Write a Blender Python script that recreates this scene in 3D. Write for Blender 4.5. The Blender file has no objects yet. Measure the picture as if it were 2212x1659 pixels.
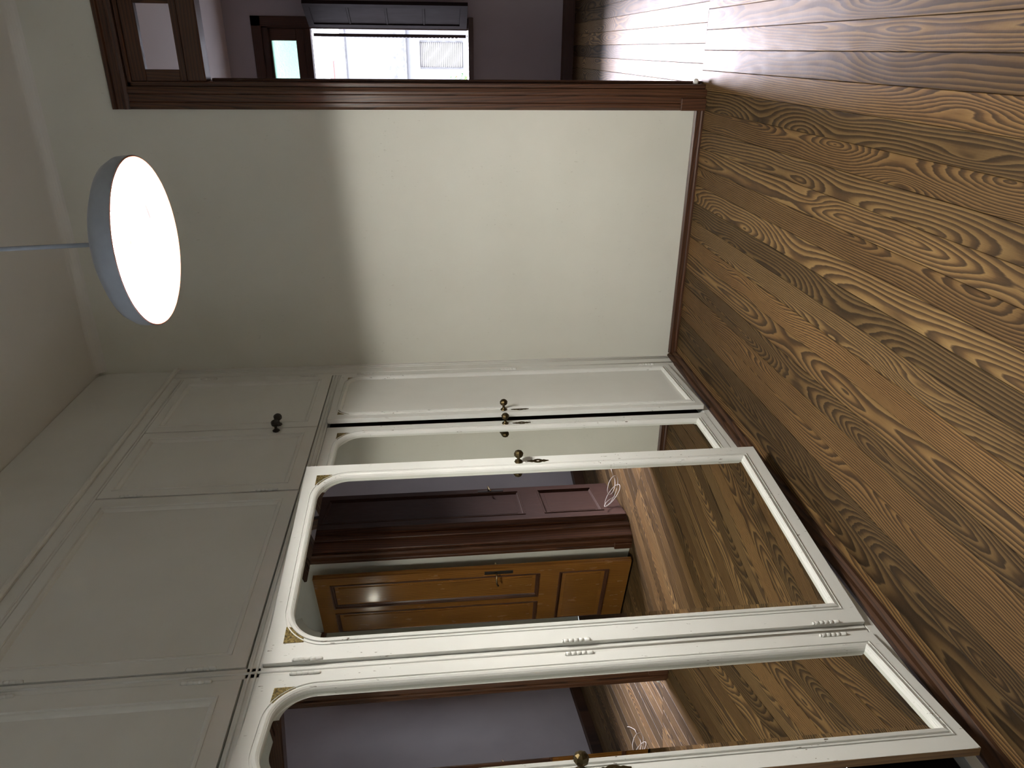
import bpy, bmesh, math, random
from mathutils import Vector, Matrix

S = bpy.context.scene
COL = S.collection
random.seed(7)

# ------------------------------------------------------------------ camera
# the photograph lies on its side: the room's "up" points to the left edge of the frame
CAM = Vector((1.70391876, -3.99558357, 1.45))
YAW, PITCH, ROLL, FPX = math.radians(25.08143), math.radians(5.606186), math.radians(2.00959), 1555.058
fw = Vector((-math.sin(YAW) * math.cos(PITCH), math.cos(YAW) * math.cos(PITCH), -math.sin(PITCH)))
r0 = Vector((math.cos(YAW), math.sin(YAW), 0)); u0 = r0.cross(fw)
rt = math.cos(ROLL) * r0 - math.sin(ROLL) * u0
up = math.sin(ROLL) * r0 + math.cos(ROLL) * u0
cd = bpy.data.cameras.new('camera'); cam = bpy.data.objects.new('camera', cd); COL.objects.link(cam)
cd.sensor_fit = 'HORIZONTAL'; cd.sensor_width = 36.0; cd.lens = FPX / 2212.0 * 36.0
cd.clip_start = 0.02; cd.clip_end = 200
m = Matrix((-up, rt, -fw)).transposed().to_4x4(); m.translation = CAM
cam.matrix_world = m
S.camera = cam

# ------------------------------------------------------------------ world, daylight, exposure
W = bpy.data.worlds.new('overcast_sky'); S.world = W; W.use_nodes = True
bg = W.node_tree.nodes['Background']
bg.inputs[0].default_value = (0.80, 0.86, 1.0, 1)
SKY = 7.5
bg.inputs[1].default_value = SKY
vs = S.view_settings
vs.view_transform = 'Standard'; vs.look = 'None'; vs.gamma = 1.0; vs.use_curve_mapping = False
vs.exposure = 0.35
try:
    S.cycles.use_denoising = True
    S.cycles.max_bounces = 10; S.cycles.diffuse_bounces = 5; S.cycles.glossy_bounces = 6
    S.cycles.transmission_bounces = 6
    S.cycles.sample_clamp_indirect = 6.0
    S.cycles.caustics_refractive = True; S.cycles.caustics_reflective = True
except Exception:
    pass
pl = bpy.data.lights.new('window_portal', 'AREA'); pl.shape = 'RECTANGLE'; pl.size = 1.4; pl.size_y = 2.0
pl.cycles.is_portal = True
plo = bpy.data.objects.new('window_portal', pl); COL.objects.link(plo)
plo.location = (1.20, 4.0, 2.05); plo.rotation_euler = (math.radians(-90), 0, 0)
sun = bpy.data.lights.new('hazy_sun', 'SUN'); sun.energy = 27.0; sun.angle = math.radians(24); sun.color = (.95, .88, 1.0)
suno = bpy.data.objects.new('hazy_sun', sun); COL.objects.link(suno)
suno.rotation_euler = Vector((.17, -1.0, -.54)).to_track_quat('-Z', 'Y').to_euler(); suno.location = (0, 8, 6)
LAMP_POWER = 530.0

# ------------------------------------------------------------------ dimensions (metres)
H = 3.404          # ceiling height
XR = 3.42          # right wall of the room
YB = -5.6          # wall behind the camera
WT = 0.24          # thickness of the back wall
DX0, DX1 = 1.52, 2.40   # doorway opening
DZ = 2.93
HY = 3.96          # far wall of the next room
HXR, HXL = 3.44, -0.9

# ------------------------------------------------------------------ node helpers
def mat(name):
    m_ = bpy.data.materials.new(name); m_.use_nodes = True
    nt = m_.node_tree
    return m_, nt, nt.nodes['Principled BSDF']
def nd(nt, t, **kw):
    n = nt.nodes.new(t)
    for k, v in kw.items(): setattr(n, k, v)
    return n
def lk(nt, a, b): nt.links.new(a, b)
def sv(nt, sock, v):
    if hasattr(v, 'is_output') or isinstance(v, bpy.types.NodeSocket): nt.links.new(v, sock)
    else: sock.default_value = v
def ma(nt, op, a, b=0.0, c=0.0):
    n = nd(nt, 'ShaderNodeMath', operation=op)
    sv(nt, n.inputs[0], a); sv(nt, n.inputs[1], b); sv(nt, n.inputs[2], c)
    return n.outputs[0]
def comb(nt, x, y, z):
    n = nd(nt, 'ShaderNodeCombineXYZ')
    for i, v in enumerate((x, y, z)): sv(nt, n.inputs[i], v)
    return n.outputs[0]
def noise(nt, vec=None, scale=5, detail=2, rough=.5, w=None, dist=0.0):
    n = nd(nt, 'ShaderNodeTexNoise')
    if vec is None and w is not None: n.noise_dimensions = '1D'
    if vec is not None: sv(nt, n.inputs['Vector'], vec)
    if w is not None: sv(nt, n.inputs['W'], w)
    n.inputs['Scale'].default_value = scale; n.inputs['Detail'].default_value = detail
    n.inputs['Roughness'].default_value = rough; n.inputs['Distortion'].default_value = dist
    return n.outputs[0]
def ramp(nt, fac, stops, interp='LINEAR'):
    n = nd(nt, 'ShaderNodeValToRGB'); cr = n.color_ramp; cr.interpolation = interp
    while len(cr.elements) < len(stops): cr.elements.new(0.5)
    for e, (p, c) in zip(cr.elements, stops):
        e.position = p; e.color = (c, c, c, 1) if isinstance(c, (int, float)) else (*c, 1)
    sv(nt, n.inputs[0], fac)
    return n.outputs[0]
def mix(nt, f, a, b, mode='MIX'):
    n = nd(nt, 'ShaderNodeMix', data_type='RGBA', blend_type=mode)
    sv(nt, n.inputs['Factor'], f)
    for s_, v in ((n.inputs[6], a), (n.inputs[7], b)):
        if isinstance(v, tuple): s_.default_value = (*v, 1)
        else: sv(nt, s_, v)
    return n.outputs[2]
def bump(nt, h, strength=.2, dist=.002, normal=None):
    n = nd(nt, 'ShaderNodeBump'); n.inputs['Strength'].default_value = strength; n.inputs['Distance'].default_value = dist
    sv(nt, n.inputs['Height'], h)
    if normal is not None: sv(nt, n.inputs['Normal'], normal)
    return n.outputs[0]
def objxyz(nt):
    tc = nd(nt, 'ShaderNodeTexCoord'); s_ = nd(nt, 'ShaderNodeSeparateXYZ'); lk(nt, tc.outputs['Object'], s_.inputs[0])
    return tc.outputs['Object'], s_.outputs[0], s_.outputs[1], s_.outputs[2]

def wood(name, stops, along='Y', ringsp=.009, rough=.35, vary=.45, tint=(1.0, .9, .8), depth=.26, off=.12, coat=0.0, bumpk=.12, fibre=.25, knots=0.0, spec=.5):
    """flat-sawn softwood: growth rings about an axis that wanders under the board"""
    M_, nt, b = mat(name)
    o, x, y, z = objxyz(nt)
    oi = nd(nt, 'ShaderNodeObjectInfo')
    wn = nd(nt, 'ShaderNodeTexWhiteNoise', noise_dimensions='1D'); lk(nt, ma(nt, 'MULTIPLY', oi.outputs['Random'], 913.7), wn.inputs['W'])
    sc = nd(nt, 'ShaderNodeSeparateColor'); lk(nt, wn.outputs['Color'], sc.inputs[0])
    r1, r2, r3 = sc.outputs
    if along == 'Y': L, A, B = y, x, z
    elif along == 'Z': L, A, B = z, x, y
    else: L, A, B = x, z, y
    A = ma(nt, 'ADD', A, ma(nt, 'MULTIPLY', B, .7)) if along != 'Y' else A
    l = ma(nt, 'ADD', L, ma(nt, 'MULTIPLY', r1, 60.0))
    n1 = noise(nt, w=ma(nt, 'MULTIPLY', l, 1.0), scale=.75, detail=1.0)
    d = ma(nt, 'MULTIPLY', ma(nt, 'SUBTRACT', n1, ma(nt, 'ADD', .35, ma(nt, 'MULTIPLY', r2, .3))), depth)
    n2 = noise(nt, w=ma(nt, 'ADD', l, 200.0), scale=.6, detail=0.0)
    cx = ma(nt, 'ADD', ma(nt, 'MULTIPLY', ma(nt, 'SUBTRACT', r3, .5), off), ma(nt, 'MULTIPLY', ma(nt, 'SUBTRACT', n2, .5), .08))
    w1 = noise(nt, comb(nt, ma(nt, 'MULTIPLY', A, 14.0), ma(nt, 'MULTIPLY', l, 1.5), r2), scale=1, detail=2, rough=.5)
    w2 = noise(nt, comb(nt, ma(nt, 'MULTIPLY', A, 90.0), ma(nt, 'MULTIPLY', l, 10.0), r3), scale=1, detail=2, rough=.6)
    dx = ma(nt, 'SUBTRACT', A, cx)
    rr = ma(nt, 'SQRT', ma(nt, 'ADD', ma(nt, 'MULTIPLY', dx, dx), ma(nt, 'MULTIPLY', d, d)))
    rr = ma(nt, 'ADD', rr, ma(nt, 'MULTIPLY', w1, .020)); rr = ma(nt, 'ADD', rr, ma(nt, 'MULTIPLY', w2, .0044))
    if knots:
        vo = nd(nt, 'ShaderNodeTexVoronoi'); sv(nt, vo.inputs['Vector'], comb(nt, ma(nt, 'MULTIPLY', A, 9.0), ma(nt, 'MULTIPLY', l, 1.25), ma(nt, 'MULTIPLY', r2, 30.0))); vo.inputs['Scale'].default_value = 1.0
        kd = ma(nt, 'MAXIMUM', ma(nt, 'SUBTRACT', .42, vo.outputs['Distance']), 0.0)
        rr = ma(nt, 'ADD', rr, ma(nt, 'MULTIPLY', ma(nt, 'MULTIPLY', kd, kd), knots))
    sp = ma(nt, 'MULTIPLY', ringsp, ma(nt, 'ADD', .7, ma(nt, 'MULTIPLY', r1, .8))) if knots else ringsp
    fr = ma(nt, 'FRACT', ma(nt, 'DIVIDE', rr, sp))
    col = ramp(nt, fr, stops)
    # fibres and blotches
    f1 = noise(nt, comb(nt, ma(nt, 'MULTIPLY', A, 900.0), ma(nt, 'MULTIPLY', l, 14.0), r1), scale=1, detail=2)
    col = mix(nt, fibre, col, ramp(nt, f1, [(.3, .35), (.7, .95)]), 'MULTIPLY')
    bl = noise(nt, comb(nt, ma(nt, 'MULTIPLY', A, 6.0), ma(nt, 'MULTIPLY', l, 1.3), r2), scale=1, detail=3, rough=.6)
    col = mix(nt, .5, col, ramp(nt, bl, [(.3, (.55, .5, .46)), (.6, (1, 1, 1))]), 'MULTIPLY')
    # board to board differences
    g = ma(nt, 'ADD', (1 - vary * .6) * (.9 if knots else 1.0), ma(nt, 'MULTIPLY', r2, vary * (.9 if knots else 1.0)))
    gv = nd(nt, 'ShaderNodeCombineColor'); [sv(nt, gv.inputs[i], g) for i in range(3)]
    col = mix(nt, 1.0, col, gv.outputs[0], 'MULTIPLY')
    col = mix(nt, ma(nt, 'MULTIPLY', r3, .6), col, tint, 'MULTIPLY')
    lk(nt, col, b.inputs['Base Color'])
    rg = noise(nt, comb(nt, ma(nt, 'MULTIPLY', A, 30.0), ma(nt, 'MULTIPLY', l, 8.0), r1), scale=1, detail=3)
    lk(nt, ma(nt, 'ADD', rough - .08, ma(nt, 'MULTIPLY', rg, .2)), b.inputs['Roughness'])
    b.inputs['Specular IOR Level'].default_value = spec; b.inputs['Coat Weight'].default_value = coat; b.inputs['Coat Roughness'].default_value = .12
    dn = noise(nt, o, 38, 3, .6)
    hb = ma(nt, 'ADD', ma(nt, 'MULTIPLY', fr, .3), ma(nt, 'ADD', ma(nt, 'MULTIPLY', rg, .8), dn))
    lk(nt, bump(nt, hb, bumpk, .002), b.inputs['Normal'])
    return M_

def paint(name, col, col2, rough=.4, scale=2.0, chips=0.0, bumpk=.05, chipcol=(.10, .07, .04)):
    M_, nt, b = mat(name)
    tc = nd(nt, 'ShaderNodeTexCoord'); o = tc.outputs['Object']
    n = noise(nt, o, scale, 4, .6)
    c = mix(nt, ramp(nt, n, [(.35, 0.0), (.7, 1.0)]), col, col2)
    if chips:
        mp = nd(nt, 'ShaderNodeMapping'); lk(nt, o, mp.inputs[0]); mp.inputs['Scale'].default_value = (1, 1, .35)
        k = noise(nt, mp.outputs[0], 95, 2, .6); k2 = noise(nt, o, 5, 2)
        kk = ma(nt, 'MULTIPLY', ramp(nt, k, [(.66, 0.0), (.68, 1.0)]), ramp(nt, k2, [(.52, 0.0), (.62, 1.0)]))
        c = mix(nt, ma(nt, 'MULTIPLY', kk, chips), c, chipcol)
    lk(nt, c, b.inputs['Base Color'])
    b.inputs['Roughness'].default_value = rough
    h = noise(nt, o, 160, 2, .6); h2 = noise(nt, o, 18, 3)
    lk(nt, bump(nt, ma(nt, 'ADD', h, h2), bumpk, .002), b.inputs['Normal'])
    return M_

def plain(name, col, rough=.5, metal=0.0, emit=0.0, ecol=None):
    M_, nt, b = mat(name)
    n = noise(nt, nd(nt, 'ShaderNodeTexCoord').outputs['Object'], 25, 3)
    lk(nt, mix(nt, n, tuple(c * .85 for c in col), tuple(min(1, c * 1.12) for c in col)), b.inputs['Base Color'])
    b.inputs['Roughness'].default_value = rough; b.inputs['Metallic'].default_value = metal
    if emit:
        b.inputs['Emission Color'].default_value = (*(ecol or col), 1); b.inputs['Emission Strength'].default_value = emit
    return M_

def glass(name, col, rough):
    M_, nt, b = mat(name)
    b.inputs['Base Color'].default_value = (*col, 1); b.inputs['Transmission Weight'].default_value = 1.0
    b.inputs['Roughness'].default_value = rough; b.inputs['IOR'].default_value = 1.45
    if rough > .05:
        n = noise(nt, nd(nt, 'ShaderNodeTexCoord').outputs['Object'], 60, 3)
        lk(nt, bump(nt, n, .5, .004), b.inputs['Normal'])
    return M_

M = {}
M['floor'] = wood('floor_pine', [(0.0, (.225, .146, .062)), (.30, (.172, .107, .045)), (.50, (.090, .053, .024)), (.84, (.046, .029, .016)), (.90, (.098, .060, .028)), (.97, (.235, .154, .066)), (1.0, (.225, .146, .062))],
                  'Y', .0100, .56, .80, (1.0, .85, .72), off=.18, bumpk=.34, fibre=.35, knots=.22, spec=.12)
M['brown'] = wood('dark_red_brown_wood', [(0, (.115, .048, .022)), (.6, (.080, .031, .014)), (.9, (.035, .014, .007)), (1, (.10, .042, .02))], 'Z', .016, .38, .2, (1, .85, .8), bumpk=.08)
M['brownx'] = wood('dark_red_brown_wood_level', [(0, (.105, .044, .020)), (.6, (.072, .028, .013)), (.9, (.032, .013, .007)), (1, (.09, .038, .018))], 'X', .016, .38, .2, (1, .85, .8), bumpk=.08)
M['browny'] = wood('dark_brown_wood_plinth', [(0, (.105, .048, .022)), (.6, (.072, .032, .015)), (.9, (.032, .014, .008)), (1, (.09, .040, .02))], 'Y', .012, .62, .2, (1, .9, .8), bumpk=.10, spec=.3)
M['leafwood'] = wood('near_black_red_wood', [(0, (.060, .026, .016)), (.6, (.042, .018, .011)), (.9, (.022, .010, .007)), (1, (.055, .024, .014))], 'Z', .016, .65, .1, (1, .85, .8), bumpk=.06, spec=.12)
M['shutterwood'] = wood('matt_dark_shutter_wood', [(0, (.040, .030, .030)), (.6, (.030, .022, .022)), (1, (.036, .027, .027))], 'Z', .016, .75, .1, (1, .9, .9), bumpk=.05, spec=.08)
M['honey'] = wood('honey_varnished_wood', [(0, (.36, .165, .036)), (.6, (.29, .125, .025)), (.92, (.17, .066, .014)), (1, (.34, .15, .032))], 'Z', .020, .22, .15, (1, .92, .85), coat=.5, bumpk=.05)
M['white'] = paint('worn_white_gloss_paint', (.76, .765, .735), (.69, .69, .655), .34, 1.6, .9, .05)
M['whiteq'] = paint('white_gloss_paint', (.76, .76, .725), (.69, .685, .645), .36, 1.6, 0, .05)
M['wall'] = paint('cream_wall_paint', (.72, .715, .645), (.66, .65, .58), .75, 1.3, .35, .06, (.40, .38, .32))
M['ceil'] = paint('ceiling_paint', (.74, .72, .68), (.69, .67, .63), .85, 1.0, 0, .05)
M['hallwall'] = paint('grey_lilac_wall_paint', (.50, .465, .48), (.43, .40, .415), .7, 1.0, .0, .05)
M['hallceil'] = paint('hall_ceiling_paint', (.76, .70, .68), (.70, .65, .63), .85, 1.0, 0, .05)
M['subfloor'] = plain('dark_subfloor', (.02, .014, .01), .9)
M['rawedge'] = wood('worn_raw_wood_edge', [(0, (.33, .19, .075)), (.6, (.27, .15, .055)), (1, (.20, .10, .04))], 'Z', .01, .5, .1, (1, 1, 1))
M['bronze'] = plain('aged_bronze', (.075, .055, .026), .48, 1.0)
M['iron'] = plain('dark_iron', (.05, .045, .04), .45, .8)
M['brass'] = plain('bright_lever_metal', (.55, .42, .25), .25, 1.0)
M['gold'] = None
M['enamel'] = plain('white_enamel', (.82, .83, .84), .25)
M['enamelout'] = plain('grey_enamel', (.30, .33, .38), .4)
M['salmon'] = plain('salmon_orange_rim', (.75, .22, .12), .35)
M['tube'] = plain('lit_fluorescent_tube', (.95, .95, .95), .3, 0, LAMP_POWER, (1.0, .97, .90))
M['cream'] = plain('cream_plastic', (.78, .72, .58), .4)
M['cable'] = plain('pale_cable_plastic', (.45, .42, .39), .4)
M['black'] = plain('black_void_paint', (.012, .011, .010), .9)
M['glass'] = glass('clear_glass', (.97, .97, .97), 0.0)
M['green'] = glass('green_textured_glass', (.062, .105, .080), .35)
M['facade'] = paint('pale_rendered_wall', (.23, .225, .23), (.19, .187, .19), .9, 1.2, 0, .4)
M['facade2'] = paint('rough_rendered_band', (.21, .205, .205), (.13, .125, .125), .95, 9, 0, .6)
M['slat'] = plain('pale_shutter_slat', (.33, .31, .29), .5)
M['darkslat'] = plain('dark_louvre_wood', (.045, .04, .045), .5)
M['street'] = paint('street_paving', (.35, .35, .36), (.27, .27, .28), .9, 2, 0, .2)
M['redroof'] = plain('faded_red_paint', (.42, .14, .12), .7)
M['leaf'] = plain('green_leaf', (.10, .24, .06), .6)
M['flower'] = plain('orange_flower', (.70, .26, .05), .6)
M['plug'] = plain('white_rubber', (.75, .74, .72), .5)
# mirror
M_, nt, b = mat('silvered_mirror'); b.inputs['Base Color'].default_value = (.80, .81, .77, 1); b.inputs['Metallic'].default_value = 1; b.inputs['Roughness'].default_value = 0.0
M['mirror'] = M_
# gold relief
M_, nt, b = mat('tarnished_gold_relief')
v = noise(nt, nd(nt, 'ShaderNodeTexCoord').outputs['Object'], 140, 3, .6)
lk(nt, ramp(nt, v, [(.35, (.06, .042, .014)), (.65, (.34, .25, .08))]), b.inputs['Base Color'])
b.inputs['Metallic'].default_value = .55; b.inputs['Roughness'].default_value = .42
lk(nt, bump(nt, v, .9, .006), b.inputs['Normal']); M['gold'] = M_

# ------------------------------------------------------------------ mesh helpers
def empty(name, loc=(0, 0, 0), parent=None):
    o = bpy.data.objects.new(name, None); COL.objects.link(o); o.location = loc; o.empty_display_size = .1
    if parent: o.parent = parent
    return o
def tag(o, label=None, cat=None, group=None, kind=None):
    if label: o['label'] = label
    if cat: o['category'] = cat
    if group: o['group'] = group
    if kind: o['kind'] = kind
    return o
def link(name, me, m_, parent=None, smooth=False):
    o = bpy.data.objects.new(name, me); COL.objects.link(o)
    if m_ is not None:
        me.materials.clear(); me.materials.append(M[m_] if isinstance(m_, str) else m_)
    if smooth:
        for p in me.polygons: p.use_smooth = True
    if parent: o.parent = parent
    return o
def frombm(name, bm, m_, parent=None, smooth=False):
    bmesh.ops.recalc_face_normals(bm, faces=bm.faces)
    me = bpy.data.meshes.new(name); bm.to_mesh(me); bm.free()
    return link(name, me, m_, parent, smooth)
def addbox(bm, lo, hi, bev=0.0, mtx=None):
    lo = Vector(lo); hi = Vector(hi)
    res = bmesh.ops.create_cube(bm, size=1.0)
    vs_ = res['verts']
    for v in vs_:
        v.co = Vector((lo[i] + (v.co[i] + .5) * (hi[i] - lo[i]) for i in range(3)))
    if bev:
        es = list({e for v in vs_ for e in v.link_edges})
        r = bmesh.ops.bevel(bm, geom=es, offset=bev, segments=1, affect='EDGES', profile=.5)
        vs_ = list({v for f in r['faces'] for v in f.verts} | {v for v in vs_ if v.is_valid})
    if mtx is not None:
        bmesh.ops.transform(bm, matrix=mtx, verts=vs_)
    return vs_
def box(name, lo, hi, m_, parent=None, bev=0.0):
    bm = bmesh.new(); addbox(bm, lo, hi, bev); return frombm(name, bm, m_, parent)
def boxes(name, lst, m_, parent=None, bev=0.0):
    bm = bmesh.new()
    for lo, hi in lst: addbox(bm, lo, hi, bev)
    return frombm(name, bm, m_, parent)
def lathe(name, prof, m_, parent=None, mtx=None, seg=24, smooth=True, a0=0.0, a1=2 * math.pi):
    bm = bmesh.new(); full = abs(a1 - a0 - 2 * math.pi) < 1e-6
    n = seg if full else seg + 1
    rings = []
    for r, z in prof:
        if r < 1e-6: rings.append([bm.verts.new((0, 0, z))] * n)
        else: rings.append([bm.verts.new((r * math.cos(a0 + (a1 - a0) * i / seg), r * math.sin(a0 + (a1 - a0) * i / seg), z)) for i in range(n)])
    for a, b_ in zip(rings, rings[1:]):
        for i in range(n if full else n - 1):
            j = (i + 1) % n
            q = []
            for v in (a[i], a[j], b_[j], b_[i]):
                if v not in q: q.append(v)
            if len(q) >= 3: bm.faces.new(q)
    if mtx is not None: bmesh.ops.transform(bm, matrix=mtx, verts=bm.verts)
    return frombm(name, bm, m_, parent, smooth)
def tubepath(name, pts, rad, m_, parent=None, seg=8, closed=False):
    bm = bmesh.new(); pts = [Vector(p) for p in pts]; n = len(pts); rings = []
    for i, p in enumerate(pts):
        t = (pts[(i + 1) % n] - pts[i - 1]) if closed else (pts[min(i + 1, n - 1)] - pts[max(i - 1, 0)])
        t.normalize(); a = Vector((0, 0, 1)) if abs(t.z) < .9 else Vector((1, 0, 0))
        x = t.cross(a).normalized(); y = t.cross(x)
        rings.append([bm.verts.new(p + rad * (math.cos(2 * math.pi * k / seg) * x + math.sin(2 * math.pi * k / seg) * y)) for k in range(seg)])
    for i in range(n if closed else n - 1):
        a, b_ = rings[i], rings[(i + 1) % n]
        for k in range(seg): bm.faces.new((a[k], a[(k + 1) % seg], b_[(k + 1) % seg], b_[k]))
    if not closed: bm.faces.new(rings[0]); bm.faces.new(rings[-1][::-1])
    return frombm(name, bm, m_, parent, True)
def outline(s0, s1, z0, z1, r, seg=20):
    """rectangle with rounded top corners, counter-clockwise in (s,z)"""
    p = [(s0, z0), (s1, z0)]
    if r <= 0: return p + [(s1, z1), (s0, z1)]
    for k in range(seg + 1):
        a = math.pi / 2 * k / seg; p.append((s1 - r + r * math.cos(a), z1 - r + r * math.sin(a)))
    for k in range(seg + 1):
        a = math.pi / 2 + math.pi / 2 * k / seg; p.append((s0 + r + r * math.cos(a), z1 - r + r * math.sin(a)))
    return p
def offset(poly, d):
    """push a counter-clockwise polygon outwards by d with mitred corners"""
    n = len(poly); out = []
    for i in range(n):
        p0, p1, p2 = Vector(poly[i - 1]), Vector(poly[i]), Vector(poly[(i + 1) % n])
        a = (p1 - p0).normalized(); c = (p2 - p1).normalized()
        na = Vector((a.y, -a.x)); nc = Vector((c.y, -c.x)); bsv = na + nc
        if bsv.length < 1e-6: bsv = na
        bsv.normalize(); k = d / max(.3, bsv.dot(na))
        out.append((p1.x + bsv.x * k, p1.y + bsv.y * k))
    return out
def plate(name, outer, holes, n0, n1, m_, parent=None, sgn=1, bev=0.0):
    """flat board in the (s,z) plane with holes; n0..n1 is its depth range, outwards positive"""
    bm = bmesh.new(); edges = []
    for lp in [outer] + holes:
        v = [bm.verts.new((p[0], sgn * n1, p[1])) for p in lp]
        edges += [bm.edges.new((v[i], v[(i + 1) % len(v)])) for i in range(len(v))]
    bmesh.ops.triangle_fill(bm, use_beauty=True, use_dissolve=False, edges=edges)
    r = bmesh.ops.extrude_face_region(bm, geom=list(bm.faces))
    for v in r['geom']:
        if isinstance(v, bmesh.types.BMVert): v.co.y = sgn * n0
    return frombm(name, bm, m_, parent)
def sweep(name, poly, prof, m_, parent=None, sgn=1, skip_bottom=False):
    """run a moulding profile [(offset, depth)] round a closed outline"""
    bm = bmesh.new(); rings = []
    for d, n in prof: rings.append([bm.verts.new((p[0], sgn * n, p[1])) for p in offset(poly, d)])
    for a, b_ in zip(rings, rings[1:]):
        for i in range(len(a)):
            j = (i + 1) % len(a); bm.faces.new((a[i], a[j], b_[j], b_[i]))
    return frombm(name, bm, m_, parent)

# ------------------------------------------------------------------ floor: one board each
def floor_boards(parent, x0, x1, y_of, x_ref, pitch, z=0.0, length=None):
    k0 = math.floor((x0 - x_ref) / pitch); cache = {}
    k = k0
    while x_ref + k * pitch < x1 - 1e-6:
        a = max(x0, x_ref + k * pitch); b_ = min(x1, x_ref + (k + 1) * pitch)
        if b_ - a > .004:
            ya, yb = y_of((a + b_) / 2)
            key = (round(b_ - a, 4), round(yb - ya, 4))
            if key not in cache:
                w = (b_ - a) / 2 - .0006; bm = bmesh.new()
                c = .0016; t = .02
                # chamfered top edges, lightly cupped
                prof = [(-w, -t), (-w, -c), (-w + c, -.0003), (0, 0), (w - c, -.0003), (w, -c), (w, -t)]
                nseg = 1
                rows = [[bm.verts.new((px, ya - (ya + yb) / 2 + (yb - ya) * s_ / nseg, pz)) for px, pz in prof] for s_ in range(nseg + 1)]
                for ra, rb in zip(rows, rows[1:]):
                    for i in range(len(prof) - 1): bm.faces.new((ra[i], ra[i + 1], rb[i + 1], rb[i]))
                bm.faces.new(rows[0]); bm.faces.new(rows[-1][::-1])
                bmesh.ops.recalc_face_normals(bm, faces=bm.faces)
                me = bpy.data.meshes.new('plank'); bm.to_mesh(me); bm.free(); me.materials.append(M['floor']); cache[key] = me
            o = bpy.data.objects.new('plank', cache[key]); COL.objects.link(o); o.parent = parent
            o.location = ((a + b_) / 2, (ya + yb) / 2, z + random.uniform(-.0006, .0006))
        k += 1
fl = box('floor', (0, YB, -.06), (XR, 0, -.021), 'subfloor')
tag(fl, 'bedroom floor of long worn pine boards with bold grain', 'floor', kind='structure')
floor_boards(fl, 0.0, XR, lambda x: (YB, .08 if DX0 < x < DX1 else -.001), 1.708, .097)
hf = box('floor_hall', (HXL, 0.0, -.06), (HXR, HY, -.021), 'subfloor')
tag(hf, 'daylit pine board floor of the room beyond the doorway', 'floor', kind='structure')
floor_boards(hf, HXL, HXR, lambda x: (.082 if DX0 < x < DX1 else WT + .001, HY), 1.742, .0985)

# ------------------------------------------------------------------ room shell
def hole_wall(name, a0, a1, zt, hole, b0, b1, axis, m_, label):
    """wall along an axis with one rectangular opening hole = (h0,h1,hz0,hz1)"""
    h0, h1, z0, z1 = hole; L = [(a0, h0, -.06, zt), (h1, a1, -.06, zt), (h0, h1, z1, zt)]
    if z0 > 0: L.append((h0, h1, -.06, z0))
    bm = bmesh.new()
    for p, q, u, v in L:
        if axis == 'x': addbox(bm, (p, b0, u), (q, b1, v))
        else: addbox(bm, (b0, p, u), (b1, q, v))
    bmesh.ops.remove_doubles(bm, verts=bm.verts, dist=1e-5)
    o = frombm(name, bm, m_)
    tag(o, label, 'wall', kind='structure'); return o
wb = hole_wall('wall_back', -.62, XR, H, (DX0 - .02, DX1 + .02, 0, DZ + .02), 0, WT - .02, 'x', 'wall', 'cream painted wall between the wardrobe and the doorway')
wr = hole_wall('wall_right', YB, 0, H, (-1.02, -.12, 0, 2.5), XR, XR + .15, 'y', 'wall', 'cream painted right-hand wall with the honey door')
tag(box('wall_rear', (-.62, YB - .1, 0), (XR + .15, YB, H), 'wall'), 'cream painted wall behind the photographer', 'wall', kind='structure')
tag(box('wall_left', (-.72, YB - .1, 0), (-.62, WT, H), 'wall'), 'wall hidden behind the built-in wardrobe', 'wall', kind='structure')
tag(box('ceiling', (-.72, YB - .1, H), (XR + .15, WT - .02, H + .08), 'ceil'), 'high off-white plaster ceiling of the bedroom', 'ceiling', kind='structure')
# plaster cove where ceiling and back wall meet
bm = bmesh.new(); R = .05; pr = [(0, 0)] + [(-R + R * math.cos(a), -R + R * math.sin(a)) for a in [math.pi / 2 * k / 6 for k in range(7)]]
rows = [[bm.verts.new((x, y, H + z)) for y, z in pr] for x in (0.0, XR)]
for i in range(len(pr)): j = (i + 1) % len(pr); bm.faces.new((rows[0][i], rows[0][j], rows[1][j], rows[1][i]))
bm.faces.new(rows[0]); bm.faces.new(rows[1][::-1])
tag(frombm('trim_1', bm, 'ceil', None, False), 'plaster cove between back wall and ceiling', 'trim', kind='structure')
# side room behind the honey door
side = bmesh.new()
for lo, hi in (((XR + .15, -3.6, 0), (XR + 2.3, -3.5, H)), ((XR + .15, .02, 0), (XR + 2.3, .12, H)), ((XR + 2.2, -3.5, 0), (XR + 2.3, .02, H)), ((XR + .15, -3.5, H), (XR + 2.2, .02, H + .08))):
    addbox(side, lo, hi)
tag(frombm('wall_side', side, 'wall'), 'walls of the side room behind the honey door', 'wall', kind='structure')
tag(box('floor_side', (XR, -3.5, -.06), (XR + 2.2, .02, -.001), 'browny'), 'dark floor of the side room behind the honey door', 'floor', kind='structure')

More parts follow.
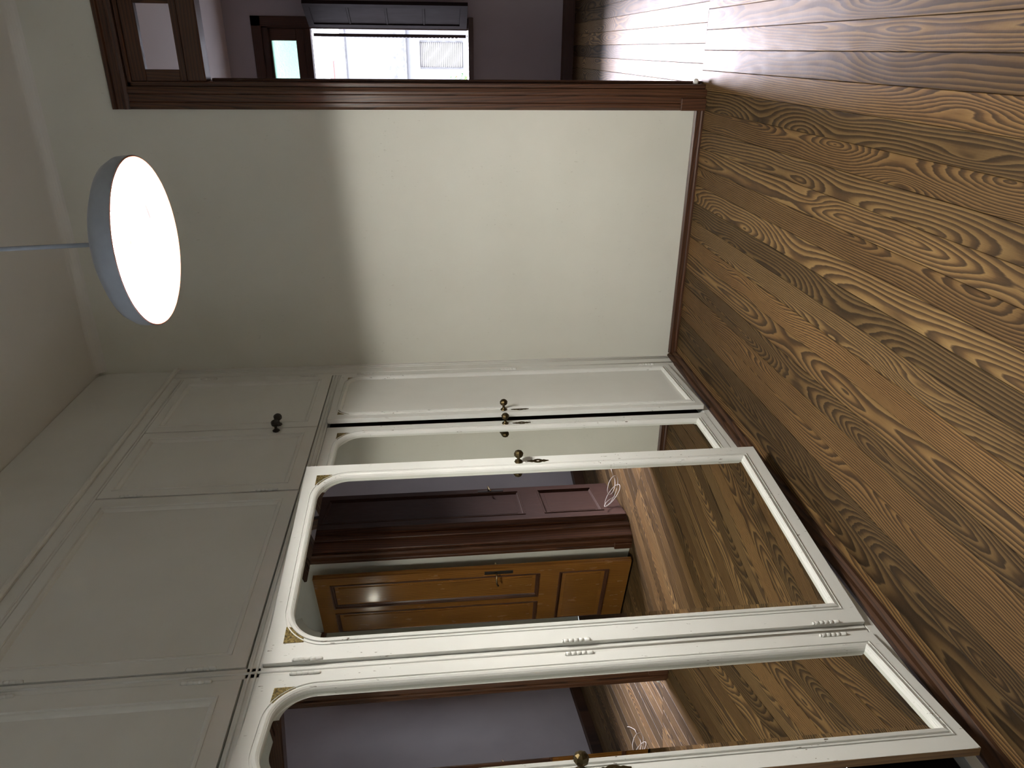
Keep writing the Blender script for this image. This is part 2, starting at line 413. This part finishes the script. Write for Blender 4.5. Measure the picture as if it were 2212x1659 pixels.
# baseboards
def strip(name, a, b_, prof, axis, m_, label, parent=None):
    bm = bmesh.new()
    rows = [[bm.verts.new((t, p, z) if axis == 'x' else (p, t, z)) for p, z in prof] for t in (a, b_)]
    n = len(prof)
    for i in range(n): j = (i + 1) % n; bm.faces.new((rows[0][i], rows[0][j], rows[1][j], rows[1][i]))
    bm.faces.new(rows[0]); bm.faces.new(rows[1][::-1])
    o = frombm(name, bm, m_, parent)
    if label: tag(o, label, 'baseboard', kind='structure')
    return o
bp = [(0, 0), (-.020, 0), (-.020, .010), (-.014, .016), (-.014, .040), (-.006, .050), (0, .050)]
strip('baseboard_back', .014, 1.414, bp, 'x', 'brownx', 'low brown baseboard under the cream wall')
strip('baseboard_right', YB + .03, -1.12, [(XR + p, z) for p, z in bp], 'y', 'browny', 'low brown baseboard along the right-hand wall')
hp = [(HY, 0), (HY - .018, 0), (HY - .018, .10), (HY - .006, .12), (HY, .12)]
strip('baseboard_hall', HXL, HXR, hp, 'x', 'brownx', 'brown baseboard under the window in the next room')
strip('baseboard_hallside', WT + .01, HY - .02, [(HXR - (HY - p), z) for p, z in hp], 'y', 'browny', 'brown baseboard along the grey wall of the next room')

# ------------------------------------------------------------------ next room shell
WX0, WX1, WZ0, WZ1 = .42, 1.97, 1.02, 3.15    # outside of the window frame
hw = hole_wall('wall_hall', HXL, HXR, H, (WX0 + .03, WX1 - .03, WZ0 + .02, WZ1 - .03), HY, HY + .25, 'x', 'hallwall', 'dark grey wall around the window in the next room')
tag(box('wall_hallright', (HXR, WT - .02, 0), (HXR + .1, HY + .25, H), 'hallwall'), 'lilac grey side wall of the next room', 'wall', kind='structure')
tag(box('wall_hallleft', (HXL - .1, WT - .02, 0), (HXL, HY + .25, H), 'hallwall'), 'grey side wall hidden left of the doorway', 'wall', kind='structure')
tag(box('ceiling_hall', (HXL - .1, WT - .02, H), (HXR + .1, HY + .25, H + .08), 'hallceil'), 'pale ceiling of the next room above the door head', 'ceiling', kind='structure')
hb = hole_wall('wall_hallback', HXL, HXR, H, (DX0 - .02, DX1 + .02, 0, DZ + .02), WT - .02, WT, 'x', 'hallwall', 'grey face of the doorway wall in the next room')

# ------------------------------------------------------------------ doorway frame with transom light
df = empty('door_1', (1.96, 0, 0)); tag(df, 'dark brown doorway frame with a glazed transom light', 'doorway', kind='structure')
def dpart(name, lo, hi, m_, bev=.003, parent=None):
    p = parent or df
    off = Vector((1.96, 0, 0)) if p is df else Vector((1.96, 0, 0))
    return box(name, Vector(lo) - off, Vector(hi) - off, m_, p, bev)
CW = .105
for side_, sx in ((-1, DX0), (1, DX1)):
    xo = sx + side_ * CW
    # casing of three stepped fillets, modelled as one moulded board
    bm = bmesh.new(); pr = [(0, 0), (0, -.018), (.018, -.026), (.030, -.026), (.036, -.016), (.068, -.016), (.074, -.024), (.092, -.024), (CW, -.010), (CW, 0)]
    rows = [[bm.verts.new((sx + side_ * p - 1.96, y, z)) for p, y in pr] for z in (.0, DZ)]
    for i in range(len(pr)): j = (i + 1) % len(pr); bm.faces.new((rows[0][i], rows[0][j], rows[1][j], rows[1][i]))
    bm.faces.new(rows[0]); bm.faces.new(rows[1][::-1]); frombm('casing', bm, 'brown', df)
    dpart('plinth_block', (min(xo - side_ * .062, xo), -.036, 0), (max(xo - side_ * .062, xo), 0.0, .135), 'brown')
    dpart('jamb', (min(sx, sx - side_ * .022), .0005, 0), (max(sx, sx - side_ * .022), WT + .01, DZ), 'brown')
    dpart('casing_hall', (min(sx, xo), WT, 0), (max(sx, xo), WT + .018, DZ + .09), 'brown')
    dpart('door_stop', (min(sx - side_ * .022, sx - side_ * .036), .09, 0), (max(sx - side_ * .022, sx - side_ * .036), .13, 2.55), 'brown')
bm = bmesh.new(); pr = [(0, 0), (0, -.018), (.015, -.026), (.026, -.026), (.031, -.016), (.060, -.016), (.065, -.026), (.082, -.026), (.09, -.012), (.09, 0)]
rows = [[bm.verts.new((x - 1.96, y, DZ + p)) for p, y in pr] for x in (DX0 - CW, DX1 + CW)]
for i in range(len(pr)): j = (i + 1) % len(pr); bm.faces.new((rows[0][i], rows[0][j], rows[1][j], rows[1][i]))
bm.faces.new(rows[0]); bm.faces.new(rows[1][::-1]); frombm('head_casing', bm, 'brownx', df)
dpart('head_casing_hall', (DX0 - CW, WT, DZ), (DX1 + CW, WT + .018, DZ + .09), 'brownx')
dpart('head_jamb', (DX0, .0005, DZ - .02), (DX1, WT + .01, DZ), 'brownx')
dpart('transom_bar', (DX0 + .022, .0, 2.555), (DX1 - .022, .10, 2.645), 'brownx', .006)
TZ0, TZ1 = 2.645, DZ - .02
dpart('transom_rail', (DX0 + .022, .01, TZ0), (DX1 - .022, .05, 2.677), 'brownx')
dpart('transom_rail', (DX0 + .022, .01, 2.838), (DX1 - .022, .05, TZ1), 'brownx')
for a, b_ in ((DX0 + .022, 1.596), (1.885, 1.985), (2.275, DX1 - .022)):
    dpart('transom_stile', (a, .01, 2.677), (b_, .05, 2.838), 'brown')
for a, b_ in ((1.596, 1.885), (1.985, 2.275)):
    dpart('pane', (a, .028, 2.677), (b_, .031, 2.838), 'glass', 0)
dpart('rubber_stop', (DX0 + .022, .02, .035), (DX0 + .05, .045, .06), 'plug', .006)

# ------------------------------------------------------------------ panelled door leaf
def panel_door(name, w, h, t, panels, m_, label, cat, hw_side, mp='honey'):
    root = empty(name); tag(root, label, cat, kind='structure')
    # panels: (s0,s1,z0,z1); stiles and rails follow from one frame board with openings
    fr = plate('frame', outline(0, w, 0, h, 0), [outline(*p, 0) for p in panels], 0, t, m_, root)
    for p in panels:
        s0, s1, z0, z1 = p
        plate('panel', outline(s0 - .004, s1 + .004, z0 - .004, z1 + .004, 0), [], t * .35, t * .62, mp, root)
        mm = 'brown' if m_ == 'honey' else m_
        sweep('moulding', outline(s0, s1, z0, z1, 0), [(.004, t), (.002, t + .006), (-.008, t + .006), (-.012, t - .004), (-.018, t - .006), (-.026, t * .62)], mm, root)
        sweep('moulding', outline(s0, s1, z0, z1, 0), [(.004, 0), (.002, -.006), (-.008, -.006), (-.012, .004), (-.018, .006), (-.026, t * .35)], mm, root)
        plate('raised_field', outline(s0 + .055, s1 - .055, z0 + .055, z1 - .055, 0), [], t * .30, t * .74, mp, root)
    # lock plate and lever, both faces
    ls = hw_side
    for sg, n in ((1, t), (-1, 0)):
        pl_ = box('lock_plate', (ls - .018, min(n, n + sg * .004), .93), (ls + .018, max(n, n + sg * .004), 1.15), 'iron', root, .001)
        d = -1 if ls > w / 2 else 1
        tubepath('lever', [(ls, n + sg * .004, 1.06), (ls, n + sg * .045, 1.06), (ls + d * .03, n + sg * .052, 1.062), (ls + d * .085, n + sg * .048, 1.055), (ls + d * .11, n + sg * .045, 1.045)], .007, 'brass', pl_)
    return root
# honey door, open at a right angle in front of the back wall: free edge near the doorway
hd = panel_door('door_2', .84, 2.44, .04, [(.09, .385, .72, 2.32), (.455, .75, .72, 2.32), (.09, .75, .17, .56)], 'honey', 'honey varnished panelled door standing open, seen in the tall mirror', 'door', .795)
hd.location = (3.350, -.11, .02); hd.rotation_euler = (0, 0, math.radians(180))   # s runs towards -x, front faces -y
sd = empty('door_4', (XR, -.57, 0)); tag(sd, 'brown casing of the side doorway behind the honey door', 'doorway', kind='structure')
for a in (.45, -.45):
    sg = 1 if a > 0 else -1; lo_, hi_ = sorted((a, a + sg * .10)); box('casing', (-.02, lo_, 0), (0, hi_, 2.6), 'brown', sd, .004)
    lo_, hi_ = sorted((a, a - sg * .02)); box('jamb', (.0005, lo_, 0), (.149, hi_, 2.5), 'brown', sd, .002)
box('head_casing', (-.02, -.449, 2.5), (0, .449, 2.6), 'brown', sd, .004); box('head_jamb', (.0005, -.43, 2.48), (.149, .43, 2.5), 'brown', sd, .002)
# dark leaf, folded back into the next room
dd = panel_door('door_3', .72, 2.53, .04, [(.10, .62, .80, 2.42), (.10, .62, .16, .64)], 'leafwood', 'dark brown door leaf folded back into the next room', 'door', .66, 'leafwood')
dd.location = (2.372, .16, .015); dd.rotation_euler = (0, 0, math.radians(63))

# ------------------------------------------------------------------ built-in wardrobe
wd = empty('built_in_wardrobe', (0, 0, 0))
tag(wd, 'white painted built-in wardrobe with mirrored doors and top cupboards', 'wardrobe')
YN = -3.36          # near end of the wardrobe
FX = -.003          # front of the face frame
ZL, ZU, ZC, ZT = .095, 2.017, 2.067, 2.888
def post(a, b_, z0, z1, beads=()):
    bm = bmesh.new(); lo, hi = min(a, b_), max(a, b_)
    addbox(bm, (-.045, lo, z0), (FX, hi, z1), .002)
    o = frombm('post', bm, 'whiteq', wd)
    for y in beads:
        tubepath('bead', [(FX, y, z0 + .004), (FX, y, z1 - .004)], .0045, 'whiteq', o, 8)
    return o
post(-.146, 0, .055, 2.955, (-.030, -.052, -.118))
post(-1.338, -1.352, ZL, ZU)
post(-2.312, -2.352, ZL, 2.955, (-.0 - 2.332,))
post(-2.868, -2.908, ZL, 2.955)
post(YN, YN + .05, .055, 2.955)
def rail(z0, z1, beads=(), x=FX):
    o = box('rail', (-.045, YN + .05, z0), (x, -.146, z1), 'whiteq', wd, .002)
    for z in beads: tubepath('bead', [(x, YN + .06, z), (x, -.15, z)], .004, 'whiteq', o, 8)
rail(ZU + .003, ZC - .003, (ZU + .016, ZC - .016))
rail(ZT + .003, 2.955, (2.905,))
rail(.058, ZL - .003)
# fillet that closes the cupboards against the bulkhead
strip('cornice_fillet', YN, 0, [(-.03, 2.955), (.006, 2.955), (.012, 2.962), (.012, 2.972), (.004, 2.984), (-.03, 2.984)], 'y', 'whiteq', None, wd)
# bulkhead above, rounded against the plaster cove
pts = [(YN, 2.984), (-.002, 2.984)] + [(-.075 + .073 * math.cos(a), H - .078 + .073 * math.sin(a)) for a in [math.pi / 2 * k / 8 for k in range(9)]] + [(YN, H - .005)]
bm = bmesh.new(); f0 = [bm.verts.new((-.012, y, z)) for y, z in pts]; f1 = [bm.verts.new((-.045, y, z)) for y, z in pts]
bm.faces.new(f0); bm.faces.new(f1[::-1])
for i in range(len(pts)): j = (i + 1) % len(pts); bm.faces.new((f0[i], f0[j], f1[j], f1[i]))
frombm('bulkhead_panel', bm, 'whiteq', wd)
# plaster behind the rounded corner
box('shadow_filler', (-.07, YN, 2.9), (-.046, 0, H - .001), 'ceil', wd)
# plinth with its moulded shoe
strip('plinth', YN, -.001, [(-.03, 0), (.024, 0), (.024, .012), (.016, .020), (.010, .026), (.010, .040), (.002, .052), (-.03, .052)], 'y', 'browny', None, wd)
# carcass: bottom, partitions, back, all dark inside
box('bottom_board', (-.58, YN, .053), (-.046, -.01, .075), 'browny', wd)
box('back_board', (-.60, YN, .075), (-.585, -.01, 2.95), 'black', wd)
box('middle_shelf', (-.58, YN, 2.03), (-.046, -.01, 2.05), 'browny', wd)
for y in (-.02, -1.345, -2.332, -2.888, YN): box('partition', (-.58, y, .076), (-.046, y + .012, 2.029), 'browny', wd)
box('end_panel', (-.60, YN - .02, .0), (-.0, YN - .001, H - .002), 'whiteq', wd)

MP = [(.027, -.001), (.027, .003), (.0240, .004), (.0232, -.003), (.0172, -.003), (.0162, .005), (.008, .008), (.003, .004), (-.001, -.003), (-.002, -.011)]
M['dirt'] = plain('old_dirt_in_groove', (.17, .115, .06), .8)
def hinge(door, s, z, sgn):
    pr = []; L = .082; k = 5
    pr.append((0, -L / 2 - .006)); pr.append((.0045, -L / 2 - .004)); pr.append((.0062, -L / 2))
    for i in range(k):
        a = -L / 2 + L * i / k; b_ = -L / 2 + L * (i + 1) / k
        pr += [(.0062, a + .0008), (.0062, b_ - .0012), (.0046, b_ - .0006), (.0046, b_)]
    pr += [(.0062, L / 2), (.0045, L / 2 + .004), (0, L / 2 + .006)]
    lathe('hinge', pr, 'whiteq', door, Matrix.Translation((s, sgn * .003, z)), 10)
def knob(door, s, z, sgn, n=0.0, sc=1.0, m_='bronze'):
    pr = [(0, 0), (.011, 0), (.013, .002), (.011, .005), (.007, .007), (.005, .010), (.0045, .018), (.006, .020), (.011, .022), (.0145, .027), (.0135, .031), (.0150, .033), (.012, .039), (.006, .043), (0, .044)]
    sc *= 1.35
    mx = Matrix.Translation((s, sgn * n, z)) @ Matrix.Rotation(-sgn * math.pi / 2, 4, 'X') @ Matrix.Scale(sc, 4)
    o = lathe('knob', pr, m_, door, mx, 8, False)
    return o
def escutcheon(door, s, z, sgn):
    hz = [(-.046, .0012), (-.038, .003), (-.031, .0055), (-.026, .0075), (-.020, .0055), (-.016, .0075), (-.010, .0105), (0, .0120), (.010, .0105), (.016, .0075), (.020, .0055), (.026, .0075), (.031, .005), (.038, .003), (.046, .0012)]
    outer = [(s + w, z + a) for a, w in hz] + [(s - w, z + a) for a, w in hz[::-1]]
    hole = [(s + .0042 * math.cos(t), z + .0075 * math.sin(t)) for t in [2 * math.pi * k / 10 for k in range(10)]]
    plate('escutcheon', outer, [hole], .0002, .0028, 'bronze', door, sgn)
def ornament(door, cs, cz, dirs, r, sgn):
    """gold spandrel: square corner at (cs,cz) reaching towards dirs, hollow side on the arch"""
    k = .062; ac = (cs + dirs * (r + .040), cz - (r + .040)); R_ = r + .042
    pts = [(cs, cz)]
    arc = []
    for i in range(7):
        t = i / 6; a = (cs + dirs * k * (1 - t), cz - k * t); v = Vector((a[0] - ac[0], a[1] - ac[1]))
        arc.append((ac[0] + v.x / v.length * max(R_, v.length * .93), ac[1] + v.y / v.length * max(R_, v.length * .93)))
    arc[0] = (cs + dirs * k, cz); arc[-1] = (cs, cz - k)
    pts += arc if dirs < 0 else arc
    o = plate('corner_ornament', pts, [], -.001, .0018, 'gold', door, sgn)
    return o
def wardrobe_door(w, hinge_xy, free_xy, sgn, op, radius, mirror=True, label=None, knob_s=None, hinges=True, raw=False):
    """op = (s0,s1,z0,z1) opening measured from the hinge edge"""
    ex, ey = free_xy[0] - hinge_xy[0], free_xy[1] - hinge_xy[1]
    s0, s1, z0, z1 = op; t = .024
    ol = outline(s0, s1, z0, z1, radius)
    d = plate('door', outline(0, w, ZL, ZU, 0), [ol], -t, 0, 'white', wd, sgn)
    d.location = (hinge_xy[0], hinge_xy[1], 0); d.rotation_euler = (0, 0, math.atan2(ey, ex))
    if label: d['label'] = label
    sweep('moulding', ol, MP, 'white', d, sgn)
    sweep('dirty_groove', ol, [(.0238, -.0014), (.0168, -.0014)], 'dirt', d, sgn)
    if mirror:
        ol = outline(s0, s1, z0, z1, radius, 56); inn = offset(ol, -.024)
        bm = bmesh.new(); oo = offset(ol, .006); n_ = len(inn)
        bm.faces.new([bm.verts.new((p[0], sgn * -.0085, p[1])) for p in inn])
        a = [bm.verts.new((p[0], sgn * -.0085, p[1])) for p in inn]; b_ = [bm.verts.new((p[0], sgn * -.0115, p[1])) for p in oo]
        for i in range(n_):
            j = (i + 1) % n_; f_ = bm.faces.new((a[i], a[j], b_[j], b_[i]))
            f_.smooth = (Vector(inn[i]) - Vector(inn[j])).length < .02
        # make every face look out of the door
        for f_ in bm.faces:
            f_.normal_update()
            if f_.normal.y * sgn < 0: f_.normal_flip()
        me_ = bpy.data.meshes.new('mirror'); bm.to_mesh(me_); bm.free(); link('mirror', me_, 'mirror', d)
        plate('mirror_backing', offset(ol, .006), [], -.022, -.0165, 'black', d, sgn)
    else:
        plate('panel', offset(ol, .006), [], -.018, -.010, 'whiteq', d, sgn)
    ornament(d, s0 - .012, z1 + .012, 1, radius, sgn); ornament(d, s1 + .012, z1 + .012, -1, radius, sgn)
    if hinges:
        for z in (.227, 1.055, 1.884): hinge(d, .004, z, sgn)
    if knob_s is not None:
        knob(d, knob_s, 1.138, sgn); escutcheon(d, knob_s, 1.055, sgn)
    if raw: box('raw_edge', (w, -t + .001 if sgn > 0 else .001, ZL + .001), (w + .0012, -.001 if sgn > 0 else t - .001, ZU - .001), 'rawedge', d)
    return d
# plain panelled door by the wall, ajar
wardrobe_door(.622, (0, -.149), (.036, -.770), 1, (.068, .556, .155, 1.962), .075, False, 'white panelled door, ajar, without a mirror', .588)
# narrow mirrored door beside it, shut; hinged on the middle post
wardrobe_door(.547, (0, -1.336), (0, -.789), -1, (.075, .472, .160, 1.950), .115, True, 'narrow mirrored door half hidden behind the wide one', .515, False)
# wide mirrored door, swung out
wardrobe_door(.955, (.012, -2.313), (.128, -1.366), -1, (.082, .880, .172, 1.955), .122, True, 'wide mirrored door standing ajar', .922)
# near mirrored door, swung out the other way
wardrobe_door(.490, (.006, -2.354), (.078, -2.838), 1, (.072, .415, .158, 1.950), .115, True, 'mirrored door at the near end with a bare wooden edge', .455, True, True)

def cupboard(ya, yb, label, kn=None):
    """upper cupboard door from ya (far) to yb (near)"""
    w = ya - yb; d = plate('cupboard_door', outline(.002, w - .002, ZC + .002, ZT - .002, 0), [outline(.065, w - .062, ZC + .062, ZT - .048, 0)], -.02, 0, 'whiteq', wd, 1)
    d.location = (0, ya, 0); d.rotation_euler = (0, 0, -math.pi / 2); d['label'] = label
    ol = outline(.065, w - .062, ZC + .062, ZT - .048, 0)
    plate('panel', offset(ol, .004), [], -.019, -.013, 'whiteq', d, 1)
    sweep('moulding', ol, [(.008, -.0005), (.007, .004), (.002, .004), (.0, -.002), (-.006, -.003), (-.012, -.007), (-.016, -.013)], 'whiteq', d, 1)
    if kn is not None: knob(d, kn, 2.26, 1, 0, 1.05, 'iron')
    return d
for z, y0 in ((0, 0),):
    c1 = cupboard(-.149, -.768, 'top cupboard door by the wall with a black knob', .619 - .030)
    c2 = cupboard(-.772, -1.334, 'narrow top cupboard door with a black knob', .030)
    c3 = cupboard(-1.340, -2.310, 'wide blank top cupboard door')
    c4 = cupboard(-2.354, -3.305, 'near top cupboard door cut by the picture edge')
for d, s in ((c1, .004), (c2, .558), (c3, .966), (c4, .004)):
    for z in (2.20, 2.75): hinge(d, s, z, 1)

# ------------------------------------------------------------------ ceiling lamp
LX, LY, LZ = 1.222, -1.985, 2.245
lp = empty('ceiling_lamp', (LX, LY, LZ)); tag(lp, 'round pendant lamp with a lit ring tube under a shallow enamel shade', 'lamp')
lp.rotation_euler = (math.radians(0), math.radians(-2), 0)
sh = [(.030, .078), (.060, .075), (.120, .066), (.175, .050), (.210, .030), (.222, .010), (.224, -.024)]
prof = sh + [(.2225, -.025)] + [(r - .003 if r > .04 else .030, z - .003) for r, z in sh[::-1]] + [(.030, .078)]
lathe('shade', prof[:len(sh)], 'enamelout', lp, None, 64)
lathe('shade_lining', [(r - .002, z - .002) for r, z in sh], 'enamel', lp, None, 64)
lathe('rim', [(.2228, -.0245), (.2215, -.0262), (.2195, -.0255), (.2188, -.008), (.2205, -.002)], 'salmon', lp, None, 64)
GA = math.radians(70)
arc = [( .158 * math.cos(GA + .16 + (2 * math.pi - .32) * i / 60), .158 * math.sin(GA + .16 + (2 * math.pi - .32) * i / 60), .032) for i in range(61)]
tubepath('ring_tube', arc, .0135, 'tube', lp, 12)
arc2 = [(.158 * math.cos(GA - .18 + .36 * i / 8), .158 * math.sin(GA - .18 + .36 * i / 8), .032) for i in range(9)]
tubepath('tube_connector', arc2, .0165, 'enamelout', lp, 12)
lathe('ballast_cover', [(.0, .022), (.035, .024), (.062, .034), (.070, .060), (.070, .070)], 'enamel', lp, None, 32)
tubepath('lamp_wire', [(.068, 0, .040), (.085, .03, .030), (.095, .07, .026), (.085, .11, .020), (.065, .140, .022), (.054, .1485, .030)], .003, 'cream', lp, 6)
for a in (GA + 2.1, GA + 4.2):
    tubepath('tube_clip', [(.158 * math.cos(a), .158 * math.sin(a), .058), (.158 * math.cos(a) * 1.09, .158 * math.sin(a) * 1.09, .02), (.158 * math.cos(a) * 1.06, .158 * math.sin(a) * 1.06, -.003)], .002, 'enamel', lp, 6)
tubepath('rod', [(0, 0, .076), (0, 0, H - LZ - .03)], .006, 'enamelout', lp, 10)
lathe('canopy', [(.0, H - LZ - .06), (.012, H - LZ - .06), (.030, H - LZ - .045), (.048, H - LZ - .015), (.050, H - LZ + .004)], 'enamelout', lp, None, 24)
# bulb in the side room
sb = empty('pendant_bulb', (4.27, -1.17, 2.21)); tag(sb, 'bare lit bulb hanging in the side room behind the honey door', 'lamp')
M['bulb'] = plain('lit_bulb_glass', (.95, .93, .88), .3, 0, 30.0, (1.0, .93, .80))
lathe('bulb', [(0, -.045), (.018, -.042), (.029, -.028), (.032, -.010), (.028, .010), (.017, .030), (.014, .045)], 'bulb', sb, None, 16)
lathe('socket', [(0, .085), (.012, .085), (.018, .080), (.018, .048), (.014, .044)], 'enamelout', sb, None, 16)
tubepath('cord', [(0, 0, .084), (0, 0, H - 2.21 - .001)], .003, 'enamelout', sb, 6)

# ------------------------------------------------------------------ cable on the floor of the next room
cb = empty('cable', (2.40, .34, 0)); tag(cb, 'pale thin cable lying in loops beside the dark door leaf', 'cable')
pts = []
for i in range(120):
    t = i / 119; a = t * 2 * math.pi * 3.0
    pts.append((-.05 + .05 * math.cos(a * .7), -.02 + .22 * t + .10 * math.cos(a), .006 + (.11 - .05 * t) * (1 - math.cos(a + .6)) * .8))
tubepath('cable_coil', pts, .0026, 'cable', cb, 6)
tubepath('cable_tail', [pts[-1], (-.02, .38, .02), (.03, .46, .005), (.09, .58, .005), (.14, .66, .005)], .0028, 'cable', cb, 6)

# ------------------------------------------------------------------ window of the next room
w1 = empty('window_1', (1.41, HY, 0)); tag(w1, 'dark framed window with a green glass light above, open to the street', 'window', kind='structure')
def wpart(name, lo, hi, m_, parent=None, bev=.003):
    o_ = Vector((1.41, HY, 0)); return box(name, Vector(lo) - o_, Vector(hi) - o_, m_, parent or w1, bev)
y0, y1 = HY - .02, HY + .12
wpart('architrave', (WX0, y0, WZ0 - .005), (WX0 + .09, HY - .0005, WZ1), 'brown'); wpart('architrave', (WX1 - .09, y0, WZ0 - .005), (WX1, HY - .0005, WZ1), 'brown')
wpart('architrave', (WX0, y0, WZ1 - .09), (WX1, HY - .0005, WZ1 + .0), 'brownx'); wpart('window_sill', (WX0 - .01, HY - .05, WZ0 - .005), (WX1 + .01, HY + .25, WZ0 + .045), 'brownx')
wpart('frame_stile', (WX0 + .031, HY, WZ0 + .045), (WX0 + .11, y1, WZ1 - .031), 'brown'); wpart('frame_stile', (WX1 - .105, HY, WZ0 + .045), (WX1 - .031, y1, WZ1 - .031), 'brown')
wpart('frame_head', (WX0 + .031, HY, 3.0), (WX1 - .031, y1, WZ1 - .031), 'brownx'); wpart('transom_bar', (WX0 + .11, HY, 2.60), (WX1 - .105, y1, 2.665), 'brownx')
# green transom light
wpart('transom_rail', (WX0 + .11, HY + .02, 2.665), (WX1 - .105, HY + .06, 2.745), 'brownx'); wpart('transom_rail', (WX0 + .11, HY + .02, 2.985), (WX1 - .105, HY + .06, 3.0), 'brownx')
wpart('transom_stile', (1.757, HY + .02, 2.745), (WX1 - .105, HY + .06, 2.985), 'brown'); wpart('transom_stile', (WX0 + .11, HY + .02, 2.745), (WX0 + .20, HY + .06, 2.985), 'brown')
wpart('green_pane', (WX0 + .20, HY + .036, 2.745), (1.757, HY + .041, 2.985), 'green', None, 0)
# open casement, folded in against the wall side
def casement(hx, ang, w, mirror):
    c = empty('casement', (hx - 1.41, -.025, 0), w1); c.rotation_euler = (0, 0, ang)
    z0, z1 = WZ0 + .06, 2.60; sgn = 1
    f = plate('casement_frame', outline(0, w, z0, z1, 0), [outline(.055, w - .055, z0 + .07, z1 - .055, 0)], 0, .035, 'shutterwood', c)
    n = 4; hgt = (z1 - z0 - .125 - .02 * (n - 1)) / n
    for i in range(n):
        a = z0 + .07 + i * (hgt + .02)
        box('casement_panel', (.055, .010, a), (w - .055, .024, a + hgt), 'shutterwood', c, .003)
        if i: box('glazing_bar', (.055, .006, a - .02), (w - .055, .029, a), 'shutterwood', c, .003)
    return c
casement(WX1 - .095, math.radians(-62), .40, False)
casement(WX0 + .10, math.radians(180 + 75), .62, True)
# outside louvred shutter standing open, seen almost edge on
sl = empty('louvred_shutter', (1.80 - 1.41, .14, 0), w1)
z0, z1 = WZ0 + .06, 2.59; n = 36
box('shutter_stile', (.0, 0, z0), (.028, .03, z1), 'darkslat', sl); box('shutter_stile', (.0, .36, z0), (.028, .40, z1), 'darkslat', sl)
box('shutter_rail', (.0, .03, z0), (.028, .36, z0 + .07), 'darkslat', sl); box('shutter_rail', (.0, .03, z1 - .05), (.028, .36, z1), 'darkslat', sl)
bm = bmesh.new(); addbox(bm, (-.020, 0, -.003), (.020, .33, .003)); bmesh.ops.rotate(bm, verts=bm.verts, cent=(0, 0, 0), matrix=Matrix.Rotation(math.radians(72), 3, 'Y'))
bmesh.ops.recalc_face_normals(bm, faces=bm.faces); me = bpy.data.meshes.new('slat'); bm.to_mesh(me); bm.free(); me.materials.append(M['darkslat'])
for i in range(n):
    o = bpy.data.objects.new('slat', me); COL.objects.link(o); o.parent = sl; o.location = (.008, .03, z0 + .09 + (z1 - z0 - .16) * i / (n - 1))

# ------------------------------------------------------------------ street outside
FY = 13.0
tag(box('street', (-14, HY + .25, -.9), (18, FY, -.8), 'street'), 'paved street between the houses', 'street', kind='structure')
fb = empty('street_house', (1.6, FY, -.8)); tag(fb, 'pale rendered low house across the street with a roller shutter', 'building')
def fpart(name, lo, hi, m_, parent=None, bev=0.0):
    o_ = Vector((1.6, FY, -.8)); return box(name, Vector(lo) - o_, Vector(hi) - o_, m_, parent or fb, bev)
fpart('wall', (-9, FY, 1.94), (12, FY + .4, 3.20), 'facade'); fpart('wall', (-9, FY, -.8), (1.30, FY + .4, 1.94), 'facade'); fpart('wall', (1.85, FY, -.8), (12, FY + .4, 1.94), 'facade')
fpart('wall', (1.30, FY, 1.655), (1.85, FY + .4, 1.94), 'facade'); fpart('wall', (1.30, FY, -.8), (1.85, FY + .4, .74), 'facade')
fpart('parapet_cap', (-9, FY - .06, 3.20), (12, FY + .5, 3.315), 'facade2', None, .02)
fpart('string_course', (-9, FY - .05, 1.96), (12, FY, 2.32), 'facade2', None, .01); fpart('string_course', (-9, FY - .10, 1.935), (12, FY, 1.985), 'facade2', None, .01)
rs = fpart('roller_shutter', (1.30, FY + .14, .74), (1.85, FY + .16, 1.655), 'facade2')
me = None; n = 22
for i in range(n):
    z = .745 + .905 * (i + .5) / n
    if me is None:
        o = fpart('slat', (1.33, FY + .10, z - .017), (1.82, FY + .14, z + .017), 'slat', rs, .006); me = o.data; zf = z
    else:
        o = bpy.data.objects.new('slat', me); COL.objects.link(o); o.parent = rs; o.location = (0, 0, z - zf)
fpart('shutter_frame', (1.30, FY + .02, .74), (1.33, FY + .14, 1.655), 'facade2'); fpart('shutter_frame', (1.82, FY + .02, .74), (1.85, FY + .14, 1.655), 'facade2')
# flowering plant in front of the house
pt = empty('flowering_shrub', (1.02, FY - .5, -.8)); tag(pt, 'small shrub with orange flowers by the house across the street', 'shrub')
bm = bmesh.new(); bf = bmesh.new()
for i in range(170):
    p = Vector((random.gauss(0, .10), random.gauss(0, .10), 1.30 + random.uniform(0, .52)))
    dst = bf if i % 6 == 0 else bm; k = .035
    a = Vector((random.uniform(-1, 1), random.uniform(-1, 1), random.uniform(-.4, 1))).normalized(); c = a.cross(Vector((random.uniform(-1, 1), random.uniform(-1, 1), .3))).normalized()
    q = [dst.verts.new(p - a * k), dst.verts.new(p + c * k * .5), dst.verts.new(p + a * k), dst.verts.new(p - c * k * .5)]; dst.faces.new(q)
tag(frombm('foliage', bm, 'leaf', pt), kind='stuff'); tag(frombm('flowers', bf, 'flower', pt), kind='stuff')
for i in range(4): tubepath('stem', [(.04 * (i - 1.5), .02 * i - .03, 0), (.03 * (i - 1.5), 0, .8), (.06 * (i - 1.5), .02, 1.5)], .009, 'leaf', pt, 5)
# small roof vent with a faded red cap above the parapet
vent = fpart('roof_vent', (1.07, FY + .1, 3.315), (1.42, FY + .35, 3.49), 'facade'); fpart('vent_cap', (1.05, FY + .08, 3.49), (1.44, FY + .37, 3.585), 'redroof', vent, .01)
